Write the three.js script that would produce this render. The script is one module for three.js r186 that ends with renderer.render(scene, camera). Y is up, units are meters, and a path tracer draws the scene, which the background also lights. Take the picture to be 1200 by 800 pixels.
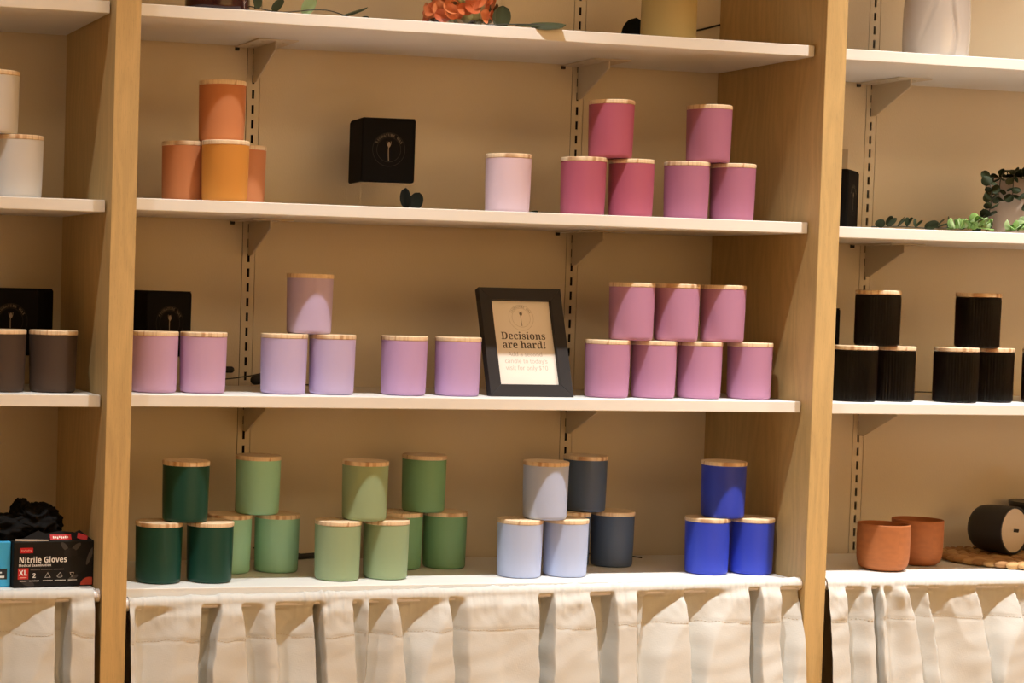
import * as THREE from 'three';
import { RoundedBoxGeometry } from 'three/addons/geometries/RoundedBoxGeometry.js';
import { RectAreaLightUniformsLib } from 'three/addons/lights/RectAreaLightUniformsLib.js';
import { mergeGeometries, mergeVertices } from 'three/addons/utils/BufferGeometryUtils.js';
import { createNoise2D, createNoise3D } from 'simplex-noise';

// ---------------------------------------------------------------- camera, renderer, light
const renderer = new THREE.WebGLRenderer({ antialias: true });
renderer.toneMapping = THREE.LinearToneMapping;
renderer.toneMappingExposure = 0.9;
renderer.shadowMap.enabled = true;
RectAreaLightUniformsLib.init();
const scene = new THREE.Scene();
scene.background = new THREE.Color(0x0b0806);

const camera = new THREE.PerspectiveCamera(19.4, 1200 / 800, 0.05, 30);
camera.position.set(-0.761, 1.5, 2.8917);
camera.rotation.order = 'YXZ';
camera.rotation.set(-0.04064, -0.2597, 0.0255);
camera.setViewOffset(1200, 800, 439.23, -27.05, 1200, 800);   // the photograph is the right part of a larger frame

const LAMP_COLOR = new THREE.Color().setRGB(1, 0.985, 0.94);
// x along the track, candela, point aimed at [x, y, z], half angle of the beam
const LAMPS = [[-1.7, 5, [-1.7, 0.6, 0.2], 0.5], [-0.70, 6.6, [-0.55, 0.7, 0.15], 0.62], [0.40, 16, [0.58, 0.32, 0.31], 0.55], [1.44, 24, [1.42, 0.3, 0.30], 0.53], [2.46, 14.5, [2.10, 0.9, 0.02], 0.60]];
const LAMP_Y = 3.2, LAMP_Z = 0.57, CEIL = 3.42;
const UNSEEN_PANELS = [[-0.6, 3.3], [1.5, 3.3], [3.6, 3.3]];  // ceiling panels out of view, placed to light the shelves and upper wall
const UNSEEN_WASHERS = [0.2, 1.5, 2.8, 4.1], WASH_CD = 34, WASH_COLOR = new THREE.Color().setRGB(1, 0.67, 0.29);   // spots out of view, placed so the opposite wall lights the shelves
const PANEL_POWER = 1.5, PANEL_COLOR = new THREE.Color().setRGB(1, 0.74, 0.43);

// ---------------------------------------------------------------- measures (metres)
const D = 0.3289, REC = 0.0283, TH = 0.0184, BAY = 1.16, W = 0.0386;
const S = {
  c1: 1.9201, c2: 1.6289, c3: 1.3319, c4: 1.036,
  l1: 1.9208, l2: 1.6238, l3: 1.3305, l4: 1.037,
  r1: 1.9186, r2: 1.6243, r3: 1.3304, r4: 1.035,
};
const BAYS = { l: [-W - BAY, -W], c: [0, BAY], r: [BAY + W, BAY + W + BAY] };
const POT_R = 0.0374, POT_H = 0.0948;

// ---------------------------------------------------------------- helpers
let seed = 20417;
const rnd = () => { seed = (seed * 1664525 + 1013904223) % 4294967296; return seed / 4294967296; };
const n2 = createNoise2D(rnd), n3 = createNoise3D(rnd);
const lin = (r, g, b) => new THREE.Color().setRGB(r, g, b);
const clamp = (v, a = 0, b = 1) => Math.min(b, Math.max(a, v));
const smooth = (a, b, v) => { const t = clamp((v - a) / (b - a)); return t * t * (3 - 2 * t); };
const mix = (a, b, t) => a + (b - a) * t;
const taken = new Map();
function numbered(name) {
  const k = taken.get(name) || 0; taken.set(name, k + 1);
  return k ? `${name}_${String(k).padStart(3, '0')}` : name;
}
function tag(o, label, category, group, kind) {
  if (label) o.userData.label = label;
  if (category) o.userData.category = category;
  if (group) o.userData.group = group;
  if (kind) o.userData.kind = kind;
  return o;
}
function thing(name, label, category, pos = [0, 0, 0], turn = 0, group) {
  const o = new THREE.Group(); o.name = numbered(name); scene.add(o);
  o.position.set(...pos); o.rotation.y = turn;
  return tag(o, label, category, group);
}
function mesh(name, geo, mat, parent, pos) {
  const m = new THREE.Mesh(geo, mat); m.name = parent ? name : numbered(name);
  m.castShadow = m.receiveShadow = true;
  if (pos) m.position.set(...pos);
  (parent || scene).add(m); return m;
}
function struct(name, geo, mat, pos) { const m = mesh(name, geo, mat, null, pos); m.userData.kind = 'structure'; return m; }
// uv in metres, chosen by the way a face points
function metricUV(g) {
  const q = g.index ? g.toNonIndexed() : g; q.computeBoundingBox();
  const p = q.attributes.position, n = q.attributes.normal, uv = new Float32Array(p.count * 2);
  for (let i = 0; i < p.count; i++) {
    const ax = Math.abs(n.getX(i)), ay = Math.abs(n.getY(i)), az = Math.abs(n.getZ(i));
    if (ax >= ay && ax >= az) { uv[2 * i] = p.getZ(i) + 0.37; uv[2 * i + 1] = p.getY(i) + 1.42; }
    else if (az >= ay) { uv[2 * i] = p.getX(i) + 0.1; uv[2 * i + 1] = p.getY(i) + 1.42; }
    else { uv[2 * i] = p.getX(i); uv[2 * i + 1] = p.getZ(i); }
  }
  q.setAttribute('uv', new THREE.BufferAttribute(uv, 2)); return q;
}
const box = (w, h, d, r = 0.001) => new RoundedBoxGeometry(w, h, d, 2, Math.min(r, w / 2.01, h / 2.01, d / 2.01));
function dataTexture(w, h, fn, srgb = true) {
  const a = new Uint8Array(w * h * 4);
  for (let y = 0; y < h; y++) for (let x = 0; x < w; x++) {
    const c = fn(x / w, y / h), i = (y * w + x) * 4;
    a[i] = clamp(c[0]) * 255; a[i + 1] = clamp(c[1]) * 255; a[i + 2] = clamp(c[2]) * 255; a[i + 3] = 255;
  }
  const t = new THREE.DataTexture(a, w, h, THREE.RGBAFormat);
  t.magFilter = THREE.LinearFilter; t.minFilter = THREE.LinearMipmapLinearFilter; t.generateMipmaps = true;
  t.wrapS = t.wrapT = THREE.RepeatWrapping; t.needsUpdate = true;
  if (srgb) t.colorSpace = THREE.SRGBColorSpace;
  return t;
}
function canvasTexture(w, h, draw) {
  const c = document.createElement('canvas'); c.width = w; c.height = h;
  draw(c.getContext('2d'), w, h);
  const t = new THREE.CanvasTexture(c); t.colorSpace = THREE.SRGBColorSpace; t.magFilter = THREE.LinearFilter; t.anisotropy = 8; return t;
}
// noise that repeats over the unit square
function tileNoise(u, v, fu, fv, off = 0) {
  const a = u * Math.PI * 2, b = v * Math.PI * 2, ru = fu / 6.283, rv = fv / 6.283;
  return 0.5 * (n3(Math.cos(a) * ru + off, Math.sin(a) * ru, v * fv) * (1 - v) + n3(Math.cos(a) * ru + off, Math.sin(a) * ru, (v - 1) * fv) * v)
       + 0.5 * n2(u * fu * 0.7 + off * 3.1, Math.cos(b) * rv + Math.sin(b) * rv * 1.7);
}
const std = (color, roughness = 0.6, extra = {}) => new THREE.MeshStandardMaterial({ color, roughness, metalness: 0, ...extra });
const phys = (color, roughness = 0.6, extra = {}) => new THREE.MeshPhysicalMaterial({ color, roughness, metalness: 0, ...extra });

// ---------------------------------------------------------------- materials
const oakTex = dataTexture(512, 2048, (u, v) => {
  const y = v * 3.9, warp = n2(u * 5, y * 2.2) * 0.05;
  const fine = n2(u * 210, y * 5) * 0.5 + n2(u * 430 + 9, y * 11) * 0.5;
  const band = Math.sin((u + warp) * 95 + n2(u * 7, y * 3 + 4) * 3.2);
  const pore = n2(u * 330 + 31, y * 24) > 0.62 ? -0.035 : 0;
  const k = 0.80 + fine * 0.032 + band * 0.018 + n2(u * 3 + 5, y * 1.5) * 0.02 + pore;
  return [k * 1.0, k * 0.85, k * 0.615];
});
oakTex.repeat.set(1 / 0.34, 1 / 2.9);
const M = {};
M.oak = std(lin(0.90, 0.90, 0.80), 0.5, { map: oakTex });
M.shelf = std(lin(0.80, 0.795, 0.775), 0.42);
const weave = dataTexture(256, 256, (u, v) => { const k = 0.5 + 0.3 * n2(u * 90, v * 90) + 0.2 * n2(u * 30, v * 170); return [k, k, k]; }, false);
weave.repeat.set(6, 6);
M.wall = std(lin(0.70, 0.605, 0.45), 0.62, { bumpMap: weave, bumpScale: 0.00025 });
M.rail = std(lin(0.70, 0.605, 0.45), 0.5);
M.dark = std(lin(0.012, 0.010, 0.009), 0.8);
M.bracket = std(lin(0.68, 0.60, 0.47), 0.45);
M.room = std(lin(0.66, 0.59, 0.49), 0.9);
M.floor = std(lin(0.68, 0.41, 0.18), 0.55);  // unseen floor, toned so its bounce warms the shelf undersides
M.metalBlack = std(lin(0.02, 0.02, 0.02), 0.45);
M.black = std(lin(0.0125, 0.0115, 0.011), 0.6);
M.cable = std(lin(0.012, 0.011, 0.010), 0.5);
M.rod = std(lin(0.80, 0.79, 0.82), 0.35);
const clothTex = dataTexture(512, 512, (u, v) => {
  const th = 0.5 + 0.25 * n2(u * 16, v * 260) + 0.25 * n2(u * 260 + 7, v * 20);
  return [th, th, th];
}, false);
clothTex.repeat.set(6, 6);
M.cloth = std(lin(0.60, 0.605, 0.585), 0.72, { side: THREE.DoubleSide, bumpMap: clothTex, bumpScale: 0.00018 });
M.thread = std(lin(0.50, 0.45, 0.37), 0.8);
// pine lids: streaks of darker wood, cut across the disc
const pineTex = dataTexture(512, 512, (u, v) => {
  const s = n2(u * 9 + n2(u * 4, v * 1.6) * 0.7, v * 1.1), f = n2(u * 120, v * 6) * 0.035;
  const dk = smooth(0.45, 0.7, s) * 0.5 + smooth(0.35, 0.6, n2(u * 26 + 4, v * 1.4)) * 0.16;
  return [0.94 + f - dk * 0.30, 0.845 + f - dk * 0.42, 0.71 + f - dk * 0.46];
});
pineTex.repeat.set(1 / 0.16, 1 / 0.16);
M.pine = std(lin(0.92, 0.92, 0.92), 0.55, { map: pineTex });
const leafMat = (r, g, b) => phys(lin(r, g, b), 0.6, { side: THREE.DoubleSide, specularIntensity: 0.25 });
M.leafDark = leafMat(0.022, 0.029, 0.012);
M.leafShaded = leafMat(0.012, 0.013, 0.009);  // leaf green darkened, shade and backlight put into the colour
M.leafGrey = leafMat(0.050, 0.056, 0.026);
M.leafLight = leafMat(0.22, 0.36, 0.11);
M.leafPale = leafMat(0.30, 0.40, 0.20);
M.stem = std(lin(0.035, 0.030, 0.018), 0.7);

// ---------------------------------------------------------------- the room
struct('floor', metricUV(new THREE.BoxGeometry(9, 0.1, 7.6)), M.floor, [0.6, -0.05, 3.1]);
struct('ceiling', new THREE.BoxGeometry(9, 0.1, 7.6), M.room, [0.6, CEIL + 0.05, 3.1]);
struct('wall_left', new THREE.BoxGeometry(0.1, CEIL, 7.6), M.room, [-3.85, CEIL / 2, 3.1]);
struct('wall_right', new THREE.BoxGeometry(0.1, CEIL, 7.6), M.room, [5.05, CEIL / 2, 3.1]);
struct('wall_front', new THREE.BoxGeometry(9, CEIL, 0.1), M.room, [0.6, CEIL / 2, 6.85]);
const wallBack = new THREE.Group(); wallBack.name = 'wall_back'; wallBack.userData.kind = 'structure'; scene.add(wallBack);
mesh('backing', new THREE.BoxGeometry(9, CEIL, 0.05), M.room, wallBack, [0.6, CEIL / 2, -D - 0.055]);
const RAIL_W = 0.0215, RAILS = [-W - BAY + 0.28, -W - 0.275, 0.285, 0.885, BAY + W + 0.28, BAY + W + 0.885];
{
  let x = -3.8;
  for (const r of [...RAILS, 5.0 + RAIL_W / 2 + 0.0014]) {
    const x1 = r - RAIL_W / 2 - 0.0014;
    mesh('wall_panel', new THREE.BoxGeometry(x1 - x, CEIL - 0.004, 0.03), M.wall, wallBack, [(x + x1) / 2, CEIL / 2, -D - 0.015]);
    x = r + RAIL_W / 2 + 0.0008;
  }
}
// slotted rails let into the wall between the panels
{
  const y0 = 0.3, y1 = 2.6, sh = new THREE.Shape();
  sh.moveTo(-RAIL_W / 2, y0); sh.lineTo(RAIL_W / 2, y0); sh.lineTo(RAIL_W / 2, y1); sh.lineTo(-RAIL_W / 2, y1); sh.closePath();
  for (let y = Math.ceil((y0 + 0.02 - 0.0228) / 0.025) * 0.025 + 0.0228; y < y1 - 0.02; y += 0.025) {
    const h = new THREE.Path(); const a = 0.0023, b = 0.0072;
    h.moveTo(-a, y - b); h.lineTo(-a, y + b); h.lineTo(a, y + b); h.lineTo(a, y - b); h.closePath(); sh.holes.push(h);
  }
  const strip = new THREE.ExtrudeGeometry(sh, { depth: 0.0012, bevelEnabled: false });
  const slotShade = new THREE.BoxGeometry(RAIL_W - 0.001, y1 - y0, 0.004);
  const where = ['by the far edge of the white-jar bay', 'behind the white jars beside the oak upright', 'behind the coral jars and the lavender jars',
    'behind the sign and the rose jars', 'behind the black box and eucalyptus garland', 'at the far end of the amber-jar bay'];
  RAILS.forEach((x, i) => {
    const t = thing('slotted_rail', `cream slotted shelf rail set in the wall ${where[i]}`, 'rail', [x, 0, 0], 0, 'slotted shelf rails');
    mesh('strip', strip, M.rail, t, [0, 0, -D - 0.0017]);
    mesh('channel', slotShade, M.dark, t, [0, (y0 + y1) / 2, -D - 0.018]);  // black backing, paints the shade seen inside the slots
  });
}
// oak uprights
{
  const h = 2.75, up = metricUV(box(W, h, D - 0.0025, 0.0006)), band = metricUV(box(W, h, 0.0022, 0.0009));
  for (const [x, l] of [[-W - BAY - W / 2, 'pale oak upright panel at the far side of the white-jar bay'], [-W / 2, 'pale oak upright panel between the glove-box bay and the coral jars'],
    [BAY + W / 2, 'pale oak upright panel between the orchid jars and the amber jars'], [BAY * 2 + W * 1.5, 'pale oak upright panel closing the amber-jar bay']]) {
    const m = thing('oak_upright', l, 'shelf upright', [x, 0, 0]);
    mesh('panel', up, M.oak, m, [0, h / 2, -D / 2 - 0.001]);
    mesh('edge_band', band, M.oak, m, [0, h / 2, -0.0011]);
    tag(m, l, 'shelf upright', 'oak uprights of the shelving');
  }
}
// shelf boards and their brackets
const shelfGeo = box(BAY - 0.005, TH, D - REC - 0.007, 0.0012);
const shelfLabel = {
  c1: 'top white shelf board holding the dried flower jar', c2: 'white shelf board carrying the coral, rose and orchid jars', c3: 'white shelf board carrying the framed sign and lavender jars',
  c4: 'lowest white shelf board carrying green and blue jars', l1: 'empty-looking white shelf board above the white jars', l2: 'white shelf board carrying the white jars', l3: 'white shelf board carrying the taupe jars',
  l4: 'white shelf board carrying the glove boxes', r1: 'white shelf board under the white ceramic vase', r2: 'white shelf board under the eucalyptus garland', r3: 'white shelf board carrying the ribbed amber jars',
  r4: 'white shelf board carrying the terracotta cups',
};
const bracketShelf = { c1: 'flower-jar shelf', c2: 'coral-jar shelf', c3: 'framed-sign shelf', c4: 'lowest green-jar shelf', l1: 'topmost empty shelf', l2: 'white-jar shelf', l3: 'taupe-jar shelf', l4: 'glove-box shelf',
  r1: 'vase shelf', r2: 'garland shelf', r3: 'amber-jar shelf', r4: 'cup shelf' };
const railPlace = ['on the far rail', 'on the rail beside the oak upright', 'on the rail behind the coral jars', 'on the rail behind the sign', 'on the rail near the standing box', 'on the rail past the planter'];
const bracketLabel = (key, x) => `cream metal bracket under the ${bracketShelf[key]}, ${railPlace[RAILS.indexOf(x)]}`;
const plate = (() => {
  const s = new THREE.Shape(); // x = distance from wall, y = below the shelf
  s.moveTo(0, 0); s.lineTo(0.112, 0); s.lineTo(0.112, -0.012); s.lineTo(0.014, -0.056); s.lineTo(0, -0.056); s.closePath();
  const g = new THREE.ExtrudeGeometry(s, { depth: 0.002, bevelEnabled: true, bevelSize: 0.0004, bevelThickness: 0.0004, bevelSegments: 1 });
  g.rotateY(-Math.PI / 2); return g;   // x -> z
})();
const flange = box(0.07, 0.0022, 0.122, 0.0008), plug = box(0.007, 0.006, 0.005, 0.001);
const screw = new THREE.CylinderGeometry(0.0028, 0.0028, 0.0012, 12);
for (const key of Object.keys(S)) {
  const [x0, x1] = BAYS[key[0]];
  tag(mesh('shelf_board', shelfGeo, M.shelf, null, [(x0 + x1) / 2, S[key] - TH / 2, (-D + 0.007 - REC) / 2]), shelfLabel[key], 'shelf', 'white shelf boards');
  RAILS.forEach((x) => {
    if (x < x0 || x > x1) return;
    const t = thing('shelf_bracket', bracketLabel(key, x), 'bracket', [x, S[key] - TH, -D], 0, 'shelf brackets');
    mesh('plate', plate, M.bracket, t, [0.001, -0.0026, 0.0005]);
    mesh('flange', flange, M.bracket, t, [0, -0.0013, 0.064]);
    mesh('plug', plug, M.black, t, [-0.0315, -0.0045, 0.004]);
    for (const [sx, sz] of [[-0.018, 0.045], [0.018, 0.045], [-0.018, 0.1], [0.018, 0.1]]) mesh('screw', screw, M.bracket, t, [sx, -0.0028, sz]);
  });
}

// ---------------------------------------------------------------- lamps
{
  const tr = mesh('unseen_lamp_track', box(5.2, 0.03, 0.035, 0.002), M.metalBlack, null, [0.4, CEIL - 0.016, LAMP_Z + 0.03]);
  tag(tr, 'black ceiling track carrying the spotlights over the shelves', 'light track');
  const can = new THREE.LatheGeometry([[0, 0], [0.034, 0], [0.036, 0.004], [0.036, 0.10], [0.033, 0.10], [0.033, 0.085], [0, 0.085]].map((p) => new THREE.Vector2(...p)), 32);
  const lens = new THREE.CylinderGeometry(0.032, 0.032, 0.003, 32);
  const glow = std(lin(0.8, 0.8, 0.8), 0.4, { emissive: LAMP_COLOR, emissiveIntensity: 12 });
  const washGlow = std(lin(0.8, 0.8, 0.8), 0.4, { emissive: WASH_COLOR, emissiveIntensity: 12 });
  function spotlight([x, y, z], aim, cd, beam, color, lensMat, label, group) {
    const t = thing('unseen_track_spotlight', label, 'spotlight', [x, y, z], 0, group);
    const dir = new THREE.Vector3(aim[0] - x, aim[1] - y, aim[2] - z).normalize();
    const head = new THREE.Group(); head.name = 'head'; t.add(head);
    head.quaternion.setFromUnitVectors(new THREE.Vector3(0, 1, 0), dir); head.position.copy(dir).multiplyScalar(-0.108);
    mesh('housing', can, M.metalBlack, head);
    mesh('lens', lens, lensMat, head, [0, 0.092, 0]);
    const top = CEIL - 0.03 - y, st = new THREE.CylinderGeometry(0.008, 0.008, top - 0.09, 12);
    mesh('arm', st, M.metalBlack, t, [0, 0.09 + (top - 0.09) / 2, 0.035]);
    const s = new THREE.SpotLight(color, cd, 0, beam, 1, 2);
    s.position.set(x, y, z); s.target.position.set(...aim);
    s.castShadow = true; s.shadow.mapSize.set(2048, 2048); s.shadow.radius = 1.1; s.shadow.bias = -0.0004;
    scene.add(s, s.target);
  }
  LAMPS.forEach(([x, cd, aim, beam], i) => spotlight([x, LAMP_Y, LAMP_Z], aim, cd, beam, LAMP_COLOR, glow,
    `black track spotlight ${['at the far end of the white-jar bay', 'over the white jars', 'over the lavender jars', 'over the oak upright by the orchid jars', 'over the amber jars'][i]}`, 'track spotlights'));
  tag(mesh('unseen_lamp_track', box(7, 0.03, 0.035, 0.002), M.metalBlack, null, [0.9, CEIL - 0.016, 5.03]), 'unseen black ceiling track placed for the spotlights on the opposite shop wall', 'light track');  // track out of view, placed to carry the wall-washing spots
  for (const x of UNSEEN_WASHERS) spotlight([x, LAMP_Y, 5.0], [x, 1.5, 6.8], WASH_CD, 0.85, WASH_COLOR, washGlow, 'unseen black spotlight placed to wash the opposite shop wall and light the shelves from it', 'unseen opposite track spotlights');
  const face = std(lin(0.8, 0.8, 0.8), 0.6, { emissive: PANEL_COLOR, emissiveIntensity: PANEL_POWER * 0.5 });
  for (const [x, z] of UNSEEN_PANELS) {
    const t = thing('unseen_ceiling_panel_light', 'flat warm square ceiling panel out of view, placed to light the shelves and wall', 'ceiling light', [x, CEIL, z], 0, 'unseen ceiling light panels');
    mesh('frame', box(1.26, 0.03, 1.26, 0.004), M.room, t, [0, -0.0155, 0]);
    mesh('diffuser', box(1.2, 0.006, 1.2, 0.002), face, t, [0, -0.033, 0]);
    const a = new THREE.RectAreaLight(PANEL_COLOR, PANEL_POWER * 2.7, 1.2, 1.2);
    a.position.set(x, CEIL - 0.04, z); a.lookAt(x, 0, z); scene.add(a);
  }
}

// ---------------------------------------------------------------- candle jars with wooden lids
const V2 = (a) => a.map((p) => new THREE.Vector2(...p));
const LIDH = 0.0072, VH = POT_H - LIDH + 0.001;
const vesselGeo = new THREE.LatheGeometry(V2([[0, 0.0008], [0.029, 0.0008], [0.0305, 0], [0.0322, 0.0003], [0.0340, 0.0014], [0.03505, 0.0036], [0.0354, 0.0065], [0.0362, 0.04], [0.0369, VH - 0.0012], [0.0366, VH - 0.0003], [0.0358, VH], [0.0335, VH - 0.0004], [0, VH - 0.0004]]), 56);
const lidGeo = (() => {
  const g = new THREE.LatheGeometry(V2([[0, 0], [0.0366, 0], [0.03735, 0.0008], [0.0374, 0.0014], [0.0374, LIDH - 0.0016], [0.0370, LIDH - 0.0005], [0.0361, LIDH], [0, LIDH]]), 56);
  const p = g.attributes.position, uv = g.attributes.uv;
  for (let i = 0; i < p.count; i++) uv.setXY(i, p.getX(i) + 0.08, p.getZ(i) + 0.08 + p.getY(i) * 0.5);
  return g;
})();
// ribbed amber jar: solid dark glass with upright flutes
const ribGeo = (() => {
  const rows = [[0.0335, 0, 0], [0.0350, 0.0015, 0.2], [0.0360, 0.004, 1], [0.0362, 0.04, 1], [0.0364, VH - 0.005, 1], [0.0362, VH - 0.002, 0.3], [0.0356, VH, 0]];
  const ribs = 46, per = 6, n = ribs * per, pos = [], idx = [];
  for (const [r, y, a] of rows) for (let i = 0; i < n; i++) {
    const t = i / n * Math.PI * 2, rr = r + a * 0.0017 * (Math.abs(Math.cos(t * ribs / 2)) - 0.5);
    pos.push(rr * Math.cos(t), y, -rr * Math.sin(t));
  }
  for (let k = 0; k < rows.length - 1; k++) for (let i = 0; i < n; i++) {
    const a = k * n + i, b = k * n + (i + 1) % n, c = a + n, d = b + n; idx.push(a, b, c, b, d, c);
  }
  const lo = pos.length / 3; pos.push(0, 0.0005, 0); const hi = lo + 1; pos.push(0, VH, 0);
  const last = (rows.length - 1) * n;
  for (let i = 0; i < n; i++) { idx.push(lo, (i + 1) % n, i); idx.push(hi, last + i, last + (i + 1) % n); }
  const g = new THREE.BufferGeometry(); g.setAttribute('position', new THREE.Float32BufferAttribute(pos, 3)); g.setIndex(idx); g.computeVertexNormals();
  g.setAttribute('uv', new THREE.Float32BufferAttribute(new Float32Array(pos.length / 3 * 2), 2)); return g;
})();
const potColor = {
  darkGreen: [lin(0.012, 0.062, 0.044), 0.34], sage: [lin(0.33, 0.64, 0.47), 0.5], pale: [lin(0.31, 0.42, 0.255), 0.5], green: [lin(0.18, 0.365, 0.20), 0.45],
  paleBlue: [lin(0.46, 0.54, 0.78), 0.5], slate: [lin(0.076, 0.11, 0.185), 0.42], blue: [lin(0.037, 0.066, 0.55), 0.36],
  pinkL: [lin(0.54, 0.345, 0.52), 0.55], lav: [lin(0.53, 0.44, 0.70), 0.55], lilac: [lin(0.53, 0.35, 0.62), 0.55], pinkR: [lin(0.46, 0.23, 0.385), 0.55],
  coral: [lin(0.56, 0.22, 0.095), 0.55], orange: [lin(0.58, 0.245, 0.045), 0.55], blush: [lin(0.66, 0.51, 0.60), 0.55], rose: [lin(0.41, 0.102, 0.165), 0.5],
  orchid: [lin(0.39, 0.15, 0.245), 0.55], white: [lin(0.64, 0.63, 0.62), 0.55], taupe: [lin(0.066, 0.044, 0.033), 0.6],
};
const potMat = {};
for (const [k, [c, r]] of Object.entries(potColor)) potMat[k] = phys(c, r, { specularIntensity: 0.5 });
potMat.amber = phys(lin(0.55, 0.33, 0.26), 0.3, { transmission: 1, thickness: 0.07, ior: 1.3, specularIntensity: 0.2, attenuationColor: lin(0.34, 0.05, 0.02), attenuationDistance: 0.010 });
const protos = {};
function jar(kind, x, shelf, level, z, label, group) {
  const y = S[shelf] + level * POT_H + 0.0002 * (level + 1);
  let t;
  if (!protos[kind]) {
    t = thing('candle_jar', label, 'candle jar');
    mesh('vessel', kind === 'amber' ? ribGeo : vesselGeo, potMat[kind], t);
    tag(mesh('lid', lidGeo, M.pine, t, [0, VH - 0.001, 0]), 'pale pine lid');
    protos[kind] = t;
  } else {
    t = protos[kind].clone(); t.name = numbered('candle_jar'); scene.add(t);
    t.userData = { ...t.userData }; tag(t, label);
  }
  t.position.set(x, y, z); t.rotation.y = rnd() * 6.28;
  tag(t, label, 'candle jar', group);
}
const pyr = (kind, word, shelf, a, b, c, A, B, C) => {
  const g = `${word} candle jars`;
  jar(kind, a[0], shelf, 0, a[1], A, g); jar(kind, b[0], shelf, 0, b[1], B, g); jar(kind, c[0], shelf, 1, c[1], C, g);
};
pyr('darkGreen', 'dark green', 'c4', [0.075, -0.096], [0.158, -0.095], [0.116, -0.095], 'dark green lidded candle jar at the pyramid base beside the oak upright', 'dark green lidded candle jar at the pyramid base beside the sage jars', 'dark green lidded candle jar on top of its pyramid');
pyr('sage', 'sage green', 'c4', [0.219, -0.190], [0.302, -0.192], [0.266, -0.19], 'sage green candle jar mostly hidden behind the dark green jars', 'sage green candle jar at the open side of its pyramid base', 'sage green candle jar topping the pyramid behind the dark green jars');
pyr('pale', 'pale green', 'c4', [0.372, -0.097], [0.458, -0.105], [0.417, -0.10], 'pale green candle jar at the pyramid base facing the sage jars', 'pale green candle jar at the pyramid base overlapping the leaf green jars', 'pale green candle jar on top of its front pyramid');
pyr('green', 'leaf green', 'c4', [0.525, -0.208], [0.606, -0.21], [0.565, -0.209], 'leaf green candle jar half hidden behind the pale green jars', 'leaf green candle jar at the open side of its pyramid base', 'leaf green candle jar topping the pyramid behind the pale green jars');
pyr('paleBlue', 'pale blue', 'c4', [0.691, -0.10], [0.775, -0.103], [0.733, -0.098], 'pale blue candle jar at the pyramid base on the side of the green jars', 'pale blue candle jar at the pyramid base in front of the slate jars', 'pale blue candle jar on top of its pyramid');
pyr('slate', 'slate grey', 'c4', [0.832, -0.205], [0.915, -0.205], [0.860, -0.205], 'slate grey candle jar almost hidden behind the pale blue jars', 'slate grey candle jar at the open side of its pyramid base', 'slate grey candle jar topping the pyramid behind the pale blue jars');
pyr('blue', 'cobalt blue', 'c4', [1.039, -0.106], [1.1195, -0.10], [1.066, -0.106], 'cobalt blue candle jar at the pyramid base on the open shelf side', 'cobalt blue candle jar at the pyramid base against the oak upright', 'cobalt blue candle jar on top of its pyramid');
jar('pinkL', 0.060, 'c3', 0, -0.096, 'soft pink candle jar touching the oak upright below the black box', 'soft pink candle jars');
jar('pinkL', 0.139, 'c3', 0, -0.096, 'soft pink candle jar standing beside its twin by the cable', 'soft pink candle jars');
pyr('lav', 'lavender', 'c3', [0.272, -0.096], [0.353, -0.096], [0.318, -0.111], 'lavender candle jar at the pyramid base beside the cable switch', 'lavender candle jar at the pyramid base facing the lilac jars', 'lavender candle jar on top of its pyramid');
jar('lilac', 0.476, 'c3', 0, -0.096, 'lilac candle jar standing alone beside the lavender pyramid', 'lilac candle jars');
jar('lilac', 0.569, 'c3', 0, -0.096, 'lilac candle jar standing next to the framed sign', 'lilac candle jars');
{
  const g = 'mauve pink jars stacked beside the sign';
  jar('pinkR', 0.836, 'c3', 0, -0.096, 'mauve pink candle jar in the bottom row next to the framed sign', g);
  jar('pinkR', 0.921, 'c3', 0, -0.096, 'mauve pink candle jar in the bottom row, second from the framed sign', g);
  jar('pinkR', 1.006, 'c3', 0, -0.096, 'mauve pink candle jar in the bottom row, third from the framed sign', g);
  jar('pinkR', 1.101, 'c3', 0, -0.096, 'mauve pink candle jar in the bottom row beside the oak upright', g);
  jar('pinkR', 0.877, 'c3', 1, -0.096, 'mauve pink candle jar in the upper row on the framed sign side', g);
  jar('pinkR', 0.960, 'c3', 1, -0.096, 'mauve pink candle jar in the middle of the upper row', g);
  jar('pinkR', 1.046, 'c3', 1, -0.096, 'mauve pink candle jar in the upper row on the oak upright side', g);
}
jar('coral', 0.115, 'c2', 0, -0.143, 'coral candle jar behind the orange jar on the oak upright side', 'coral candle jars');
jar('orange', 0.163, 'c2', 0, -0.084, 'orange candle jar in front of the three coral jars', undefined);
jar('coral', 0.220, 'c2', 0, -0.172, 'coral candle jar mostly hidden behind the orange jar, away from the upright', 'coral candle jars');
jar('coral', 0.165, 'c2', 1, -0.115, 'coral candle jar stacked on top of the orange jar', 'coral candle jars');
jar('blush', 0.647, 'c2', 0, -0.096, 'blush white-pink candle jar standing alone beside the rose jars', undefined);
pyr('rose', 'rose', 'c2', [0.781, -0.096], [0.868, -0.096], [0.828, -0.096], 'deep rose candle jar at the pyramid base beside the blush jar', 'deep rose candle jar at the pyramid base facing the orchid jars', 'deep rose candle jar on top of its pyramid');
pyr('orchid', 'orchid', 'c2', [0.970, -0.096], [1.056, -0.096], [1.008, -0.096], 'orchid pink candle jar at the pyramid base facing the rose jars', 'orchid pink candle jar at the pyramid base beside the oak upright', 'orchid pink candle jar on top of its pyramid');
pyr('white', 'white', 'l2', [-0.238, -0.096], [-0.161, -0.096], [-0.200, -0.096], 'white candle jar at the pyramid base away from the oak upright', 'white candle jar at the pyramid base on the oak upright side', 'white candle jar on top of its pyramid');
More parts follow.
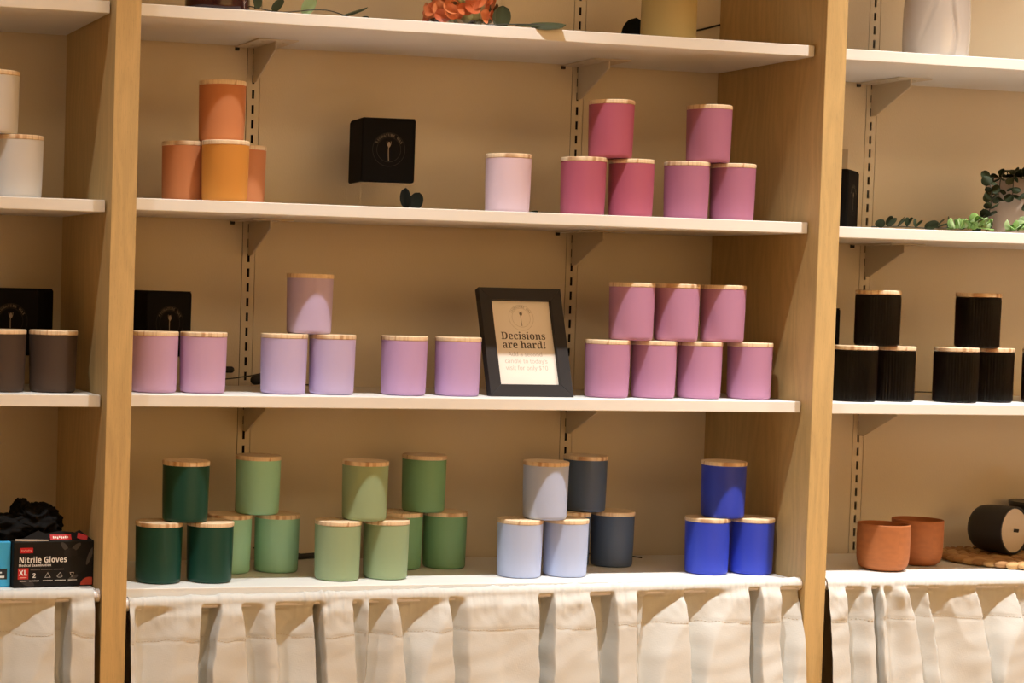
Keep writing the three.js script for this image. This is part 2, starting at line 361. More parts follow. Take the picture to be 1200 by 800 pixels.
jar('taupe', -0.181, 'l3', 0, -0.096, 'taupe grey candle jar further from the oak upright', 'taupe candle jars');
jar('taupe', -0.101, 'l3', 0, -0.096, 'taupe grey candle jar nearer the oak upright', 'taupe candle jars');
pyr('amber', 'ribbed amber', 'r3', [1.298, -0.088], [1.384, -0.104], [1.344, -0.095], 'dark ribbed amber candle jar at the pyramid base against the oak upright', 'dark ribbed amber candle jar at the nearer pyramid base, beside the cable gap', 'dark ribbed amber candle jar topping the pyramid nearer the oak upright');
pyr('amber', 'ribbed amber', 'r3', [1.499, -0.088], [1.589, -0.112], [1.548, -0.10], 'dark ribbed amber candle jar across the cable gap, base of the farther pyramid', 'dark ribbed amber candle jar at the base of the farther pyramid, beside the lone jar', 'dark ribbed amber candle jar topping the pyramid farther from the upright');
jar('amber', 1.690, 'r3', 0, -0.10, 'lone dark ribbed amber candle jar past the second pyramid', 'ribbed amber candle jars');

// ---------------------------------------------------------------- black gift boxes with a round emblem
function emblem(g, cx, cy, r, ink, faint, text = true) {
  g.save(); g.translate(cx, cy); g.strokeStyle = faint; g.lineWidth = r * 0.022;
  g.beginPath(); g.arc(0, 0, r, 0, 7); g.stroke();
  g.beginPath(); g.arc(0, 0, r * 0.74, 0, 7); g.stroke();
  g.fillStyle = ink; g.font = `${r * 0.2}px serif`; g.textAlign = 'center'; g.textBaseline = 'middle';
  const word = 'SIGNATURE WAX';
  if (text) for (let i = 0; i < word.length; i++) { g.save(); g.rotate((i - (word.length - 1) / 2) * 0.175); g.fillText(word[i], 0, -r * 0.87); g.restore(); }
  g.strokeStyle = ink; g.lineWidth = r * 0.05; g.beginPath(); g.moveTo(0, r * 0.66); g.quadraticCurveTo(-r * 0.05, 0, 0, -r * 0.3); g.stroke();
  g.beginPath(); g.ellipse(0, -r * 0.3, r * 0.085, r * 0.17, 0, 0, 7); g.fill();
  g.lineWidth = r * 0.03; for (const s of [-1, 1]) { g.beginPath(); g.moveTo(0, -r * 0.15); g.quadraticCurveTo(s * r * 0.14, -r * 0.25, s * r * 0.12, -r * 0.5); g.stroke(); }
  g.restore();
}
const boxBlack = '#131110';
M.box = phys(new THREE.Color(boxBlack), 0.7, { specularIntensity: 0.15 });
const boxTex = canvasTexture(512, 512, (g, w, h) => { g.fillStyle = boxBlack; g.fillRect(0, 0, w, h); emblem(g, w / 2, h / 2, w * 0.40, '#8d7d69', '#3d3833'); });
M.boxPrint = phys(lin(1, 1, 1), 0.7, { map: boxTex, specularIntensity: 0.15 });
const cartonGeo = box(0.09, 0.104, 0.09, 0.004), flapGeo = box(0.0865, 0.0012, 0.0865, 0.0005), printGeo = new THREE.PlaneGeometry(0.068, 0.068);
function giftBox(x, y, z, turn, label, sc = 1) {
  const t = thing('gift_box', label, 'box', [x, y, z], turn, 'black gift boxes');
  mesh('carton', cartonGeo, M.box, t, [0, 0.0521, 0]);
  mesh('lid_flap', flapGeo, M.box, t, [0, 0.1044, 0]);
  tag(mesh('emblem', printGeo, M.boxPrint, t, [0, 0.0535, 0.0452]), 'round printed emblem with a small stem');
  t.scale.setScalar(sc); return t;
}
giftBox(0.474, S.c2 + 0.0462, -0.215, -0.12, 'black gift box with a round emblem raised on a clear riser');
giftBox(0.0946, S.c3 + 0.052, -0.235, 0.37, 'black gift box with emblem behind the soft pink jars');
giftBox(-0.127, S.l3 + 0.052, -0.238, -0.48, 'black gift box with emblem behind the taupe jars');
giftBox(1.316, S.r2 + 0.0002, -0.215, 0.765, 'black gift box standing on edge beside the eucalyptus garland');
giftBox(1.312, S.r3 + 0.052, -0.265, 0.05, 'black gift box nearly hidden behind the ribbed amber jars');
// clear acrylic risers under the raised boxes
M.acrylic = phys(lin(1, 1, 1), 0.06, { transmission: 1, thickness: 0, ior: 1.49 });
function riser(x, y, z, turn, h, label) {
  const t = thing('acrylic_riser', label, 'display riser', [x, y, z], turn, 'clear acrylic risers');
  mesh('top_plate', box(0.094, 0.003, 0.094, 0.0006), M.acrylic, t, [0, h - 0.0016, 0]);
  for (const s of [-1, 1]) mesh('side_plate', box(0.003, h - 0.0035, 0.094, 0.0006), M.acrylic, t, [s * 0.0455, (h - 0.0035) / 2 + 0.0002, 0]);
}
riser(0.474, S.c2, -0.215, -0.12, 0.0458, 'clear acrylic riser under the emblem box on the coral-jar shelf');
riser(0.0946, S.c3, -0.235, 0.37, 0.0516, 'clear acrylic riser behind the soft pink jars');
riser(-0.127, S.l3, -0.238, -0.48, 0.0516, 'clear acrylic riser behind the taupe jars');
riser(1.312, S.r3, -0.265, 0.05, 0.0516, 'clear acrylic riser behind the ribbed amber jars');

// ---------------------------------------------------------------- framed sign
{
  const t = thing('framed_sign', 'black framed sign reading Decisions are hard, leaning back on its easel', 'sign', [0.6945, S.c3 + 0.0006, -0.078], 0.0);
  const tilt = new THREE.Group(); tilt.name = 'picture'; tilt.rotation.x = -0.335; t.add(tilt);
  const w = 0.147, h = 0.186, b = 0.0205, d = 0.014;
  M.frame = phys(lin(0.034, 0.032, 0.034), 0.45, { specularIntensity: 0.25 });
  const bar = (len, miter) => {
    const s = new THREE.Shape(); s.moveTo(-len / 2, 0); s.lineTo(len / 2, 0); s.lineTo(len / 2 - b, b); s.lineTo(-len / 2 + b, b); s.closePath();
    return new THREE.ExtrudeGeometry(s, { depth: d, bevelEnabled: true, bevelSize: 0.0008, bevelThickness: 0.0008, bevelSegments: 2, bevelOffset: -0.0008 });
  };
  const hb = bar(w), vb = bar(h);
  mesh('frame_rail', hb, M.frame, tilt, [0, 0, -d]);
  const top = mesh('frame_rail', hb, M.frame, tilt, [0, h, -d]); top.rotation.z = Math.PI;
  const l = mesh('frame_stile', vb, M.frame, tilt, [-w / 2, h / 2, -d]); l.rotation.z = -Math.PI / 2;
  const r = mesh('frame_stile', vb, M.frame, tilt, [w / 2, h / 2, -d]); r.rotation.z = Math.PI / 2;
  const tex = canvasTexture(740, 1012, (g, W_, H_) => {
    g.fillStyle = '#f6f1ea'; g.fillRect(0, 0, W_, H_);
    emblem(g, W_ * 0.5, H_ * 0.20, W_ * 0.205, '#5d5750', '#bdb4aa');
    g.fillStyle = '#3a342f'; g.textAlign = 'center'; g.textBaseline = 'alphabetic'; g.font = 'bold 118px serif';
    g.save(); g.translate(W_ / 2, 0); g.scale(0.97, 1); g.fillText('Decisions', 0, H_ * 0.455); g.fillText('are hard!', 0, H_ * 0.560); g.restore();
    g.fillStyle = '#c3b9b0'; g.font = '70px sans-serif';
    g.fillText('Add a second', W_ / 2, H_ * 0.655); g.fillText('candle to today\u2019s', W_ / 2, H_ * 0.735); g.fillText('visit for only $10', W_ / 2, H_ * 0.815);
  });
  tag(mesh('print', box(w - 2 * b + 0.002, h - 2 * b + 0.002, 0.001, 0.0002), std(lin(0.86, 0.82, 0.76), 0.8), tilt, [0, h / 2, -0.0076]), 'cream paper');
  tag(mesh('lettering', new THREE.PlaneGeometry(w - 2 * b + 0.001, h - 2 * b + 0.001), std(lin(0.92, 0.92, 0.92), 0.75, { map: tex }), tilt, [0, h / 2, -0.0069]), 'printed emblem and text');
  mesh('glass', new THREE.PlaneGeometry(w - 2 * b, h - 2 * b), phys(lin(1, 1, 1), 0.02, { transmission: 1, thickness: 0, ior: 1.45 }), tilt, [0, h / 2, -0.005]);
  mesh('back_board', box(w - 0.006, h - 0.006, 0.004, 0.001), M.black, tilt, [0, h / 2, -d - 0.0022]);
  const leg = mesh('easel_leg', box(0.045, 0.150, 0.003, 0.001), M.black, t, [0, 0.0725, -0.0775]); leg.rotation.x = 0.25;
}

// ---------------------------------------------------------------- leaves and stems
function leafGeometry(len, wid, cup = 0.25, bend = 0.2, round = 0.62) {
  const nu = 6, nv = 10, pos = [], idx = [], uv = [];
  for (let j = 0; j <= nv; j++) {
    const v = j / nv, half = wid / 2 * Math.pow(Math.max(0, 4 * Math.pow(v, round + 0.3) * (1 - Math.pow(v, round + 0.3))), 0.52);
    for (let i = 0; i <= nu; i++) {
      const u = i / nu * 2 - 1;
      pos.push(u * half, v * len, cup * wid * u * u * 0.5 * (half / (wid / 2 + 1e-6)) + bend * len * v * v - 0.0006 * (1 - u * u)); uv.push(i / nu, v);
    }
  }
  for (let j = 0; j < nv; j++) for (let i = 0; i < nu; i++) { const a = j * (nu + 1) + i; idx.push(a, a + 1, a + nu + 1, a + 1, a + nu + 2, a + nu + 1); }
  const g = new THREE.BufferGeometry(); g.setAttribute('position', new THREE.Float32BufferAttribute(pos, 3)); g.setAttribute('uv', new THREE.Float32BufferAttribute(uv, 2));
  g.setIndex(idx); g.computeVertexNormals(); return g;
}
const L = {
  oval: leafGeometry(0.018, 0.012, 0.3, 0.15), oval2: leafGeometry(0.021, 0.013, 0.2, 0.3), round: leafGeometry(0.017, 0.016, 0.35, 0.1), big: leafGeometry(0.042, 0.034, 0.25, 0.12),
  long: leafGeometry(0.060, 0.022, 0.3, 0.05), fleshy: leafGeometry(0.0165, 0.0155, 0.5, 0.35),
};
function tube(pts, r, seg = 40) { return new THREE.TubeGeometry(new THREE.CatmullRomCurve3(pts.map((p) => new THREE.Vector3(...p))), seg, r, 6); }
function placeLeaf(parent, geo, mat, p, dir, roll = 0, sc = 1) {
  const m = mesh('leaf', geo, mat, parent, p);
  const d = new THREE.Vector3(...dir).normalize();
  m.quaternion.setFromUnitVectors(new THREE.Vector3(0, 1, 0), d); m.rotateY(roll); m.scale.setScalar(sc); return m;
}
function sprig(parent, pts, n, geos, mat, opt = {}) {
  const curve = new THREE.CatmullRomCurve3(pts.map((p) => new THREE.Vector3(...p)));
  mesh('stem', new THREE.TubeGeometry(curve, 40, opt.r || 0.0009, 6), M.stem, parent);
  const up = new THREE.Vector3(...(opt.up || [0, 1, 0.3]));
  for (let i = 0; i < n; i++) {
    const t = (i + 0.5) / n, p = curve.getPoint(t), tan = curve.getTangent(t);
    for (const s of (opt.pair === false ? [i % 2 ? 1 : -1] : [-1, 1])) {
      const side = tan.clone().cross(up).normalize();
      const d = tan.clone().multiplyScalar(0.35 + rnd() * 0.5).addScaledVector(side, s * (opt.side ?? 0.8) * (0.5 + rnd() * 0.6)).addScaledVector(up, (opt.lift ?? 0.5) * (0.4 + rnd()));
      placeLeaf(parent, geos[Math.floor(rnd() * geos.length)], mat[Math.floor(rnd() * mat.length)], [p.x, p.y, p.z], [d.x, d.y, d.z], rnd() * 6.28, (opt.scale || 1) * (0.8 + rnd() * 0.4));
    }
  }
}
// garland along the shelf beside the amber-jar upright
{
  const y = S.r2, t = thing('eucalyptus_garland', 'dark green eucalyptus garland trailing along the shelf and up to the planter', 'foliage', [1.42, y, -0.10]);
  sprig(t, [[-0.10, 0.004, 0.012], [-0.05, 0.006, 0.02], [0, 0.005, 0.018], [0.06, 0.007, 0.02], [0.12, 0.010, 0.016]], 11, [L.oval, L.oval2, L.round], [M.leafDark], { lift: 1.0, side: 0.55 });
  sprig(t, [[0.085, 0.006, 0.02], [0.118, 0.022, 0.022], [0.126, 0.05, 0.024], [0.125, 0.078, 0.024], [0.135, 0.097, 0.0]], 8, [L.round], [M.leafDark], { lift: 0.25, side: 1, up: [0, 0.2, 1], scale: 0.95 });
}
{
  const y = S.r2, px = 1.668, pz = -0.165, t = thing('planter', 'pale clay planter with dark trailing eucalyptus leaves', 'planter', [px, y, pz]);
  mesh('pot', new THREE.LatheGeometry(V2([[0, 0.001], [0.044, 0.0005], [0.048, 0.003], [0.050, 0.02], [0.0525, 0.100], [0.0515, 0.102], [0.0495, 0.101], [0.0485, 0.085], [0, 0.085]]), 48), std(lin(0.36, 0.27, 0.205), 0.8), t);
  mesh('soil', new THREE.CylinderGeometry(0.0475, 0.0475, 0.004, 32), std(lin(0.03, 0.02, 0.014), 0.95), t, [0, 0.088, 0]);
  for (let k = 0; k < 9; k++) {
    const a = -2.7 + k * 0.36, c = Math.cos(a), s = -Math.sin(a), drop = [0.04, 0.035, 0.055, 0.06, 0.045, 0.05, 0.03, 0.03, 0.03][k];
    sprig(t, [[c * 0.02, 0.09, s * 0.02], [c * 0.045, 0.112 + rnd() * 0.008, s * 0.045], [c * 0.060, 0.10, s * 0.060], [c * 0.064, 0.10 - drop * 0.6, s * 0.064], [c * 0.063, 0.10 - drop, s * 0.063]], 5, [L.round, L.oval], [M.leafDark, M.leafDark, M.leafGrey], { lift: 0.45, side: 0.8, up: [c, 0.4, s], scale: 0.9 });
  }
  for (let k = 0; k < 8; k++) { const a = k * 0.8; placeLeaf(t, L.oval2, M.leafDark, [Math.cos(a) * 0.03, 0.092, Math.sin(a) * 0.03], [Math.cos(a) * 0.7, 1, Math.sin(a) * 0.7], rnd() * 6, 1.1); }
}
// fresh-looking light green sprigs at the shelf front
function rosette(x, z, w, n, label) {
  const t = thing('green_sprig', label, 'foliage', [x, S.r2, z], 0, 'light green sprigs on the shelf edge');
  mesh('stem', tube([[-w / 2, 0.004, -0.01], [-w / 4, 0.007, 0], [0, 0.009, 0.004], [w / 4, 0.007, 0.006], [w / 2, 0.004, 0.016]], 0.0014), M.leafLight, t);
  for (let i = 0; i < n; i++) {
    const u = (i + 0.5) / n - 0.5, a = rnd() * 2 - 1;
    const hgt = 0.004 + 0.014 * Math.max(0, 1 - Math.pow((u - 0.16) / 0.2, 2)) * rnd();
    placeLeaf(t, L.fleshy, i % 3 ? M.leafLight : M.leafPale, [u * w, 0.002 + hgt, 0.004 * a], [u * 0.9 + a * 0.6, 0.75 + rnd() * 0.5, 0.4 + rnd() * 0.5], rnd() * 6.28, 0.8 + rnd() * 0.35);
  }
}
rosette(1.487, -0.052, 0.072, 30, 'light green rounded-leaf sprig lying in front of the garland');
rosette(1.594, -0.052, 0.056, 18, 'light green rounded-leaf sprig lying in front of the planter');
// loose dark leaves by the riser, on the blush-jar shelf and on the top shelf
{
  const t = thing('leaf_pair', 'pair of upright leaves with shade put into their near black colour, in front of the emblem box', 'foliage', [0.482, S.c2, -0.11]);
  mesh('stem', tube([[-0.02, 0.001, 0], [0, 0.004, 0], [0.012, 0.003, 0]], 0.0008, 12), M.stem, t);
  placeLeaf(t, L.big, M.leafShaded, [-0.003, 0.002, 0], [-0.02, 1, 0.05], -1.25, 0.80); placeLeaf(t, L.big, M.leafShaded, [0.006, 0.001, 0.004], [0.35, 1, 0.1], -0.6, 0.68);
  const q = thing('fallen_leaf', 'tiny dark fallen leaf beside the blush jar', 'foliage', [0.700, S.c2, -0.13]);
  placeLeaf(q, L.oval, M.leafDark, [0, 0.002, 0], [1, 0.35, 0.3], 0.6, 1.0);
}
{
  const t = thing('eucalyptus_sprig', 'grey green eucalyptus sprig overhanging the top shelf edge beside the flower jar', 'foliage', [0.60, S.c1, -0.045]);
  mesh('stem', tube([[-0.02, 0.004, -0.01], [0.03, 0.006, 0.004], [0.07, 0.006, 0.018]], 0.0011, 16), M.stem, t);
  placeLeaf(t, L.big, M.leafGrey, [0.004, -0.001, -0.006], [0.10, 1, -0.05], -0.35, 0.86);
  placeLeaf(t, L.long, M.leafGrey, [0.026, 0.005, 0.0], [1, 0.06, 0.30], 1.4, 0.9);
  placeLeaf(t, L.long, M.leafGrey, [0.045, 0.006, 0.008], [1, 0.05, 0.38], 1.9, 1.0);
  const a = thing('dried_sprig', 'dried leafy sprig on the top shelf beside the dark red jar', 'foliage', [0.21, S.c1, -0.07]);
  mesh('stem', tube([[-0.02, 0.012, 0], [0.03, 0.006, 0], [0.10, 0.012, 0.01], [0.15, 0.004, 0]], 0.0009, 24), M.stem, a);
  placeLeaf(a, L.oval2, M.leafGrey, [-0.004, 0.008, 0], [-0.4, 1, 0.1], 0.4, 1.5); placeLeaf(a, L.oval2, M.leafGrey, [0.018, 0.006, 0], [0.6, 1, 0.1], 0.3, 1.2);
  placeLeaf(a, L.big, M.leafPale, [0.068, 0.004, 0.0], [0.35, 1, 0.2], 0.5, 0.85); placeLeaf(a, L.long, M.leafGrey, [0.13, 0.005, 0.006], [1, 0.42, 0.1], 1.3, 0.75);
  const b = thing('fallen_leaf', 'small dark fallen leaf between the dried sprig and flower jar', 'foliage', [0.372, S.c1, -0.07]);
  placeLeaf(b, L.oval, M.leafDark, [0, 0.002, 0], [1, 0.3, 0.2], 0.5, 0.9);
  const c = thing('fallen_leaf', 'upright leaf with shade put into its dark colour, tucked behind the pale yellow candle', 'foliage', [0.922, S.c1, -0.21]);
  placeLeaf(c, L.big, M.leafShaded, [0, -0.001, 0], [0.1, 1, 0], -0.3, 1.3);
}

// ---------------------------------------------------------------- top shelf
{
  const t = thing('dark_red_jar', 'dark red glass jar with a small white mark on the top shelf', 'jar', [0.145, S.c1 + 0.0003, -0.09], 0.25);
  mesh('vessel', new THREE.LatheGeometry(V2([[0, 0.001], [0.046, 0], [0.0495, 0.003], [0.0505, 0.01], [0.0505, 0.105], [0.049, 0.108], [0, 0.108]]), 56), phys(lin(0.030, 0.0045, 0.006), 0.16, { clearcoat: 0.4 }), t);
  const tex = canvasTexture(128, 256, (g, w, h) => { g.fillStyle = '#32100f'; g.fillRect(0, 0, w, h); g.strokeStyle = '#cdbcb2'; g.lineWidth = 7; g.beginPath(); g.moveTo(62, 246); g.quadraticCurveTo(30, 150, 64, 40); g.stroke(); for (const [a, b] of [[200, 96], [150, 20], [110, 104], [70, 26]]) { g.beginPath(); g.moveTo(58, a); g.lineTo(b, a - 40); g.stroke(); } });
  const m = mesh('print', new THREE.CylinderGeometry(0.0508, 0.0508, 0.036, 12, 1, true, -0.14, 0.3), std(lin(1, 1, 1), 0.4, { map: tex, side: THREE.DoubleSide }), t, [0, 0.022, 0]); m.rotation.y = 0.42;
  tag(m, 'white botanical mark');
}
{
  const x = 0.560, z = -0.105, t = thing('flower_jar', 'clear glass jar filled with dried orange flowers on the top shelf', 'jar', [x, S.c1 + 0.0003, z]);
  const R0 = 0.068;
  const g = new THREE.LatheGeometry(V2([[0, 0.0015], [R0 - 0.006, 0.001], [R0 - 0.001, 0.005], [R0, 0.012], [R0, 0.14], [R0 - 0.004, 0.15]]), 48);
  mesh('glass', g, phys(lin(1, 1, 1), 0.03, { transmission: 1, thickness: 0, ior: 1.45, side: THREE.DoubleSide }), t);
  const petal = leafGeometry(0.036, 0.028, 0.55, 0.35), bud = new THREE.IcosahedronGeometry(0.006, 1);
  const mats = [leafMat(0.62, 0.17, 0.06), leafMat(0.70, 0.24, 0.09), leafMat(0.50, 0.11, 0.04)], tan = [leafMat(0.42, 0.25, 0.10), leafMat(0.20, 0.16, 0.05), leafMat(0.10, 0.06, 0.03)];
  for (let k = 0; k < 84; k++) {
    const a = rnd() * 6.28, rr = 0.026 + 0.026 * Math.sqrt(rnd()), y = 0.017 + 0.085 * rnd();
    const orange = Math.cos(a - 2.0) > -0.1;
    const m = mesh('petal', petal, orange ? mats[k % 3] : tan[k % 3], t, [Math.cos(a) * rr, y, Math.sin(a) * rr]);
    m.lookAt(new THREE.Vector3(x + Math.cos(a) * 1, S.c1 + y + 0.3 * (rnd() - 0.3), z + Math.sin(a) * 1)); m.rotateZ(rnd() * 1.6 - 0.8); m.scale.setScalar(0.62 + rnd() * 0.3);
    m.translateY(-0.009);
  }
  for (let k = 0; k < 20; k++) {   // petals pressed against the foot of the glass
    const a = k / 20 * 6.28 + 0.1 * rnd(), y = 0.014 + 0.016 * rnd(), orange = Math.cos(a - 2.0) > -0.1;
    const m = mesh('petal', petal, orange ? mats[k % 3] : tan[k % 3], t, [Math.cos(a) * 0.050, y, Math.sin(a) * 0.050]);
    m.lookAt(new THREE.Vector3(x + Math.cos(a), S.c1 + y + 0.15 * rnd(), z + Math.sin(a))); m.rotateZ(1.2 + rnd() * 0.8); m.translateY(-0.014); m.scale.setScalar(0.72 + rnd() * 0.15);
  }
  for (let k = 0; k < 16; k++) { const a = -0.5 - rnd() * 0.5 + (k % 2) * 2.9, rr = 0.05; mesh('dried_bud', bud, tan[k % 3], t, [Math.cos(a) * rr, 0.013 + 0.06 * rnd(), -Math.sin(a) * rr * -1]).scale.set(1, 0.8 + rnd() * 0.4, 1); }
}
{
  const t = thing('pillar_candle', 'large pale yellow candle in a frosted cylinder on the top shelf', 'candle', [0.9455, S.c1 + 0.0003, -0.13]);
  mesh('vessel', new THREE.LatheGeometry(V2([[0, 0.001], [0.042, 0], [0.0445, 0.002], [0.0455, 0.006], [0.0455, 0.13], [0.044, 0.132], [0, 0.132]]), 56), std(lin(0.40, 0.29, 0.10), 0.5), t);
}
{
  // white ceramic vase with soft creases
  const t = thing('ceramic_vase', 'glossy white ceramic vase with pinched creases on the top shelf', 'vase', [1.470, S.r1 + 0.0003, -0.14]);
  const prof = [[0, 0.0005], [0.040, 0], [0.048, 0.002], [0.0525, 0.008], [0.0545, 0.02], [0.0555, 0.05], [0.055, 0.09], [0.051, 0.13], [0.043, 0.16], [0.034, 0.18], [0.030, 0.2], [0.032, 0.215], [0.029, 0.216], [0.026, 0.2], [0, 0.19]];
  const pts = []; const c = new THREE.SplineCurve(V2(prof.slice(1, 13))); pts.push(new THREE.Vector2(0, 0.0005), ...c.getPoints(70), ...V2(prof.slice(12)));
  const g = new THREE.LatheGeometry(pts, 140), p = g.attributes.position;
  for (let i = 0; i < p.count; i++) {
    const X = p.getX(i), Y = p.getY(i), Z = p.getZ(i), r = Math.hypot(X, Z); if (r < 0.02) continue;
    const a = Math.atan2(X, Z);
    const da = a - (-0.18 + 1.1 * Math.pow(Math.max(0, Y - 0.01), 1.0) * 1.2 + 0.12 * Math.sin(Y * 45)), db = a - (-1.35 + 6.5 * Y);
    const k = 1 - 0.075 * Math.exp(-Math.pow(da / 0.045, 2)) + 0.035 * Math.exp(-Math.pow((da - 0.13) / 0.12, 2)) - 0.05 * Math.exp(-Math.pow(db / 0.06, 2)) * smooth(0.02, 0.06, Y);
    p.setX(i, X * k); p.setZ(i, Z * k);
  }
  g.computeVertexNormals();
  mesh('body', g, phys(lin(0.50, 0.44, 0.39), 0.15, { clearcoat: 0.6, clearcoatRoughness: 0.05 }), t);
}
tag(mesh('wall_plate', box(0.03, 0.036, 0.008, 0.001), std(lin(0.42, 0.35, 0.25), 0.6), null, [1.413, 1.760, -D + 0.0042]), 'small beige plate on the wall above the standing black box', 'wall plate');

// ---------------------------------------------------------------- terracotta, mat and black candles
{
  const cup = new THREE.LatheGeometry((() => { const c = new THREE.SplineCurve(V2([[0.026, 0], [0.034, 0.002], [0.0405, 0.009], [0.0432, 0.022], [0.0440, 0.045], [0.0440, 0.079]])); return [new THREE.Vector2(0, 0.0006), ...c.getPoints(40), ...V2([[0.0436, 0.0805], [0.0425, 0.0808], [0.0412, 0.0798], [0.0408, 0.06], [0.0405, 0.03], [0.030, 0.010], [0, 0.009]])]; })(), 56);
  const clayTex = dataTexture(256, 256, (u, v) => { const k = 0.95 + 0.02 * n2(u * 3, v * 14) + 0.03 * n2(u * 14, v * 14); return [k, k, k]; });
  const clay = std(lin(0.42, 0.135, 0.036), 0.75, { map: clayTex });
  const a = thing('terracotta_cup', 'round-bottomed terracotta cup nearer the shelf edge', 'cup', [1.392, S.r4 + 0.0003, -0.121], 0, 'terracotta cups'); mesh('body', cup, clay, a);
  const b = a.clone(); b.name = numbered('terracotta_cup'); scene.add(b); b.position.set(1.503, S.r4 + 0.0003, -0.180); b.userData = {}; tag(b, 'round-bottomed terracotta cup standing behind its twin toward the woven mat', 'cup', 'terracotta cups');
}
const MAT = [1.712, S.r4, -0.195];
{
  const t = thing('woven_mat', 'round mat of braided straw under the tipped black candle', 'mat', MAT);
  const seg = new THREE.SphereGeometry(1, 12, 8);
  const straw = [std(lin(0.42, 0.23, 0.085), 0.75), std(lin(0.50, 0.30, 0.12), 0.75), std(lin(0.34, 0.17, 0.06), 0.75)];
  for (const [r, n] of [[0.118, 40], [0.100, 34], [0.082, 28], [0.064, 22], [0.046, 16], [0.028, 10], [0.010, 4]]) for (let k = 0; k < n; k++) {
    const a = k / n * Math.PI * 2, s = k % 2 ? 1 : -1, m = mesh('braid', seg, straw[Math.floor(rnd() * 3)], t, [Math.cos(a) * r, 0.0068 + s * 0.0004, Math.sin(a) * r]);
    m.rotation.y = -a + Math.PI / 2 + s * 0.0 + 0.55; m.scale.set(0.0145, 0.0062, 0.0075);
  }
}
{
  // lying on the mat, mouth turned toward the shop
  const r = 0.0435, len = 0.078, t = thing('black_candle', 'black candle tipped on its side showing cream wax and a wick', 'candle', [1.702, S.r4 + 0.0132 + r, -0.225]);
  const roll = new THREE.Group(); roll.name = 'candle_body'; t.add(roll);
  const axis = new THREE.Vector3(0.31, 0.02, 0.95).normalize(); roll.quaternion.setFromUnitVectors(new THREE.Vector3(0, 1, 0), axis);
  const c = new THREE.SplineCurve(V2([[0.020, 0], [0.031, 0.002], [0.0395, 0.010], [0.0425, 0.022], [0.0433, 0.04], [r, len - 0.001]]));
  mesh('vessel', new THREE.LatheGeometry([new THREE.Vector2(0, 0), ...c.getPoints(36), ...V2([[r - 0.001, len], [r - 0.003, len], [r - 0.0036, len - 0.002], [r - 0.0036, len - 0.012], [0, len - 0.012]])], 56), std(lin(0.016, 0.0155, 0.0155), 0.55), roll, [0, -len / 2, 0]);
  tag(mesh('wax', new THREE.CylinderGeometry(r - 0.0038, r - 0.0038, 0.008, 48), std(lin(0.62, 0.52, 0.40), 0.5), roll, [0, len / 2 - 0.0065, 0]), 'cream wax');
  tag(mesh('wick', box(0.0014, 0.012, 0.006, 0.0005), M.black, roll, [0, len / 2 + 0.001, 0]), 'short black wick');
  const b = thing('black_candle', 'black candle standing upright behind the tipped one', 'candle', [1.822, S.r4 + 0.0003, -0.272]);
  mesh('vessel', new THREE.LatheGeometry(V2([[0, 0.001], [0.036, 0], [0.042, 0.006], [r, 0.02], [r, 0.094], [0, 0.094]]), 48), M.black, b);
  tag(mesh('lid', new THREE.CylinderGeometry(r + 0.002, r + 0.002, 0.006, 48), M.metalBlack, b, [0, 0.0975, 0]), 'flat black lid');
  const s = thing('metal_tin_lid', 'small silver tin lid with a black ring leaning on the woven mat', 'lid', [1.716, S.r4 + 0.0165, -0.125], 0.4);
  mesh('disc', new THREE.CylinderGeometry(0.022, 0.022, 0.003, 40), std(lin(0.62, 0.60, 0.56), 0.3, { metalness: 0.8 }), s).rotation.x = 0.25;
  const ring = mesh('ring', new THREE.TorusGeometry(0.0225, 0.002, 8, 40), M.metalBlack, s); ring.rotation.x = Math.PI / 2 + 0.25;
}

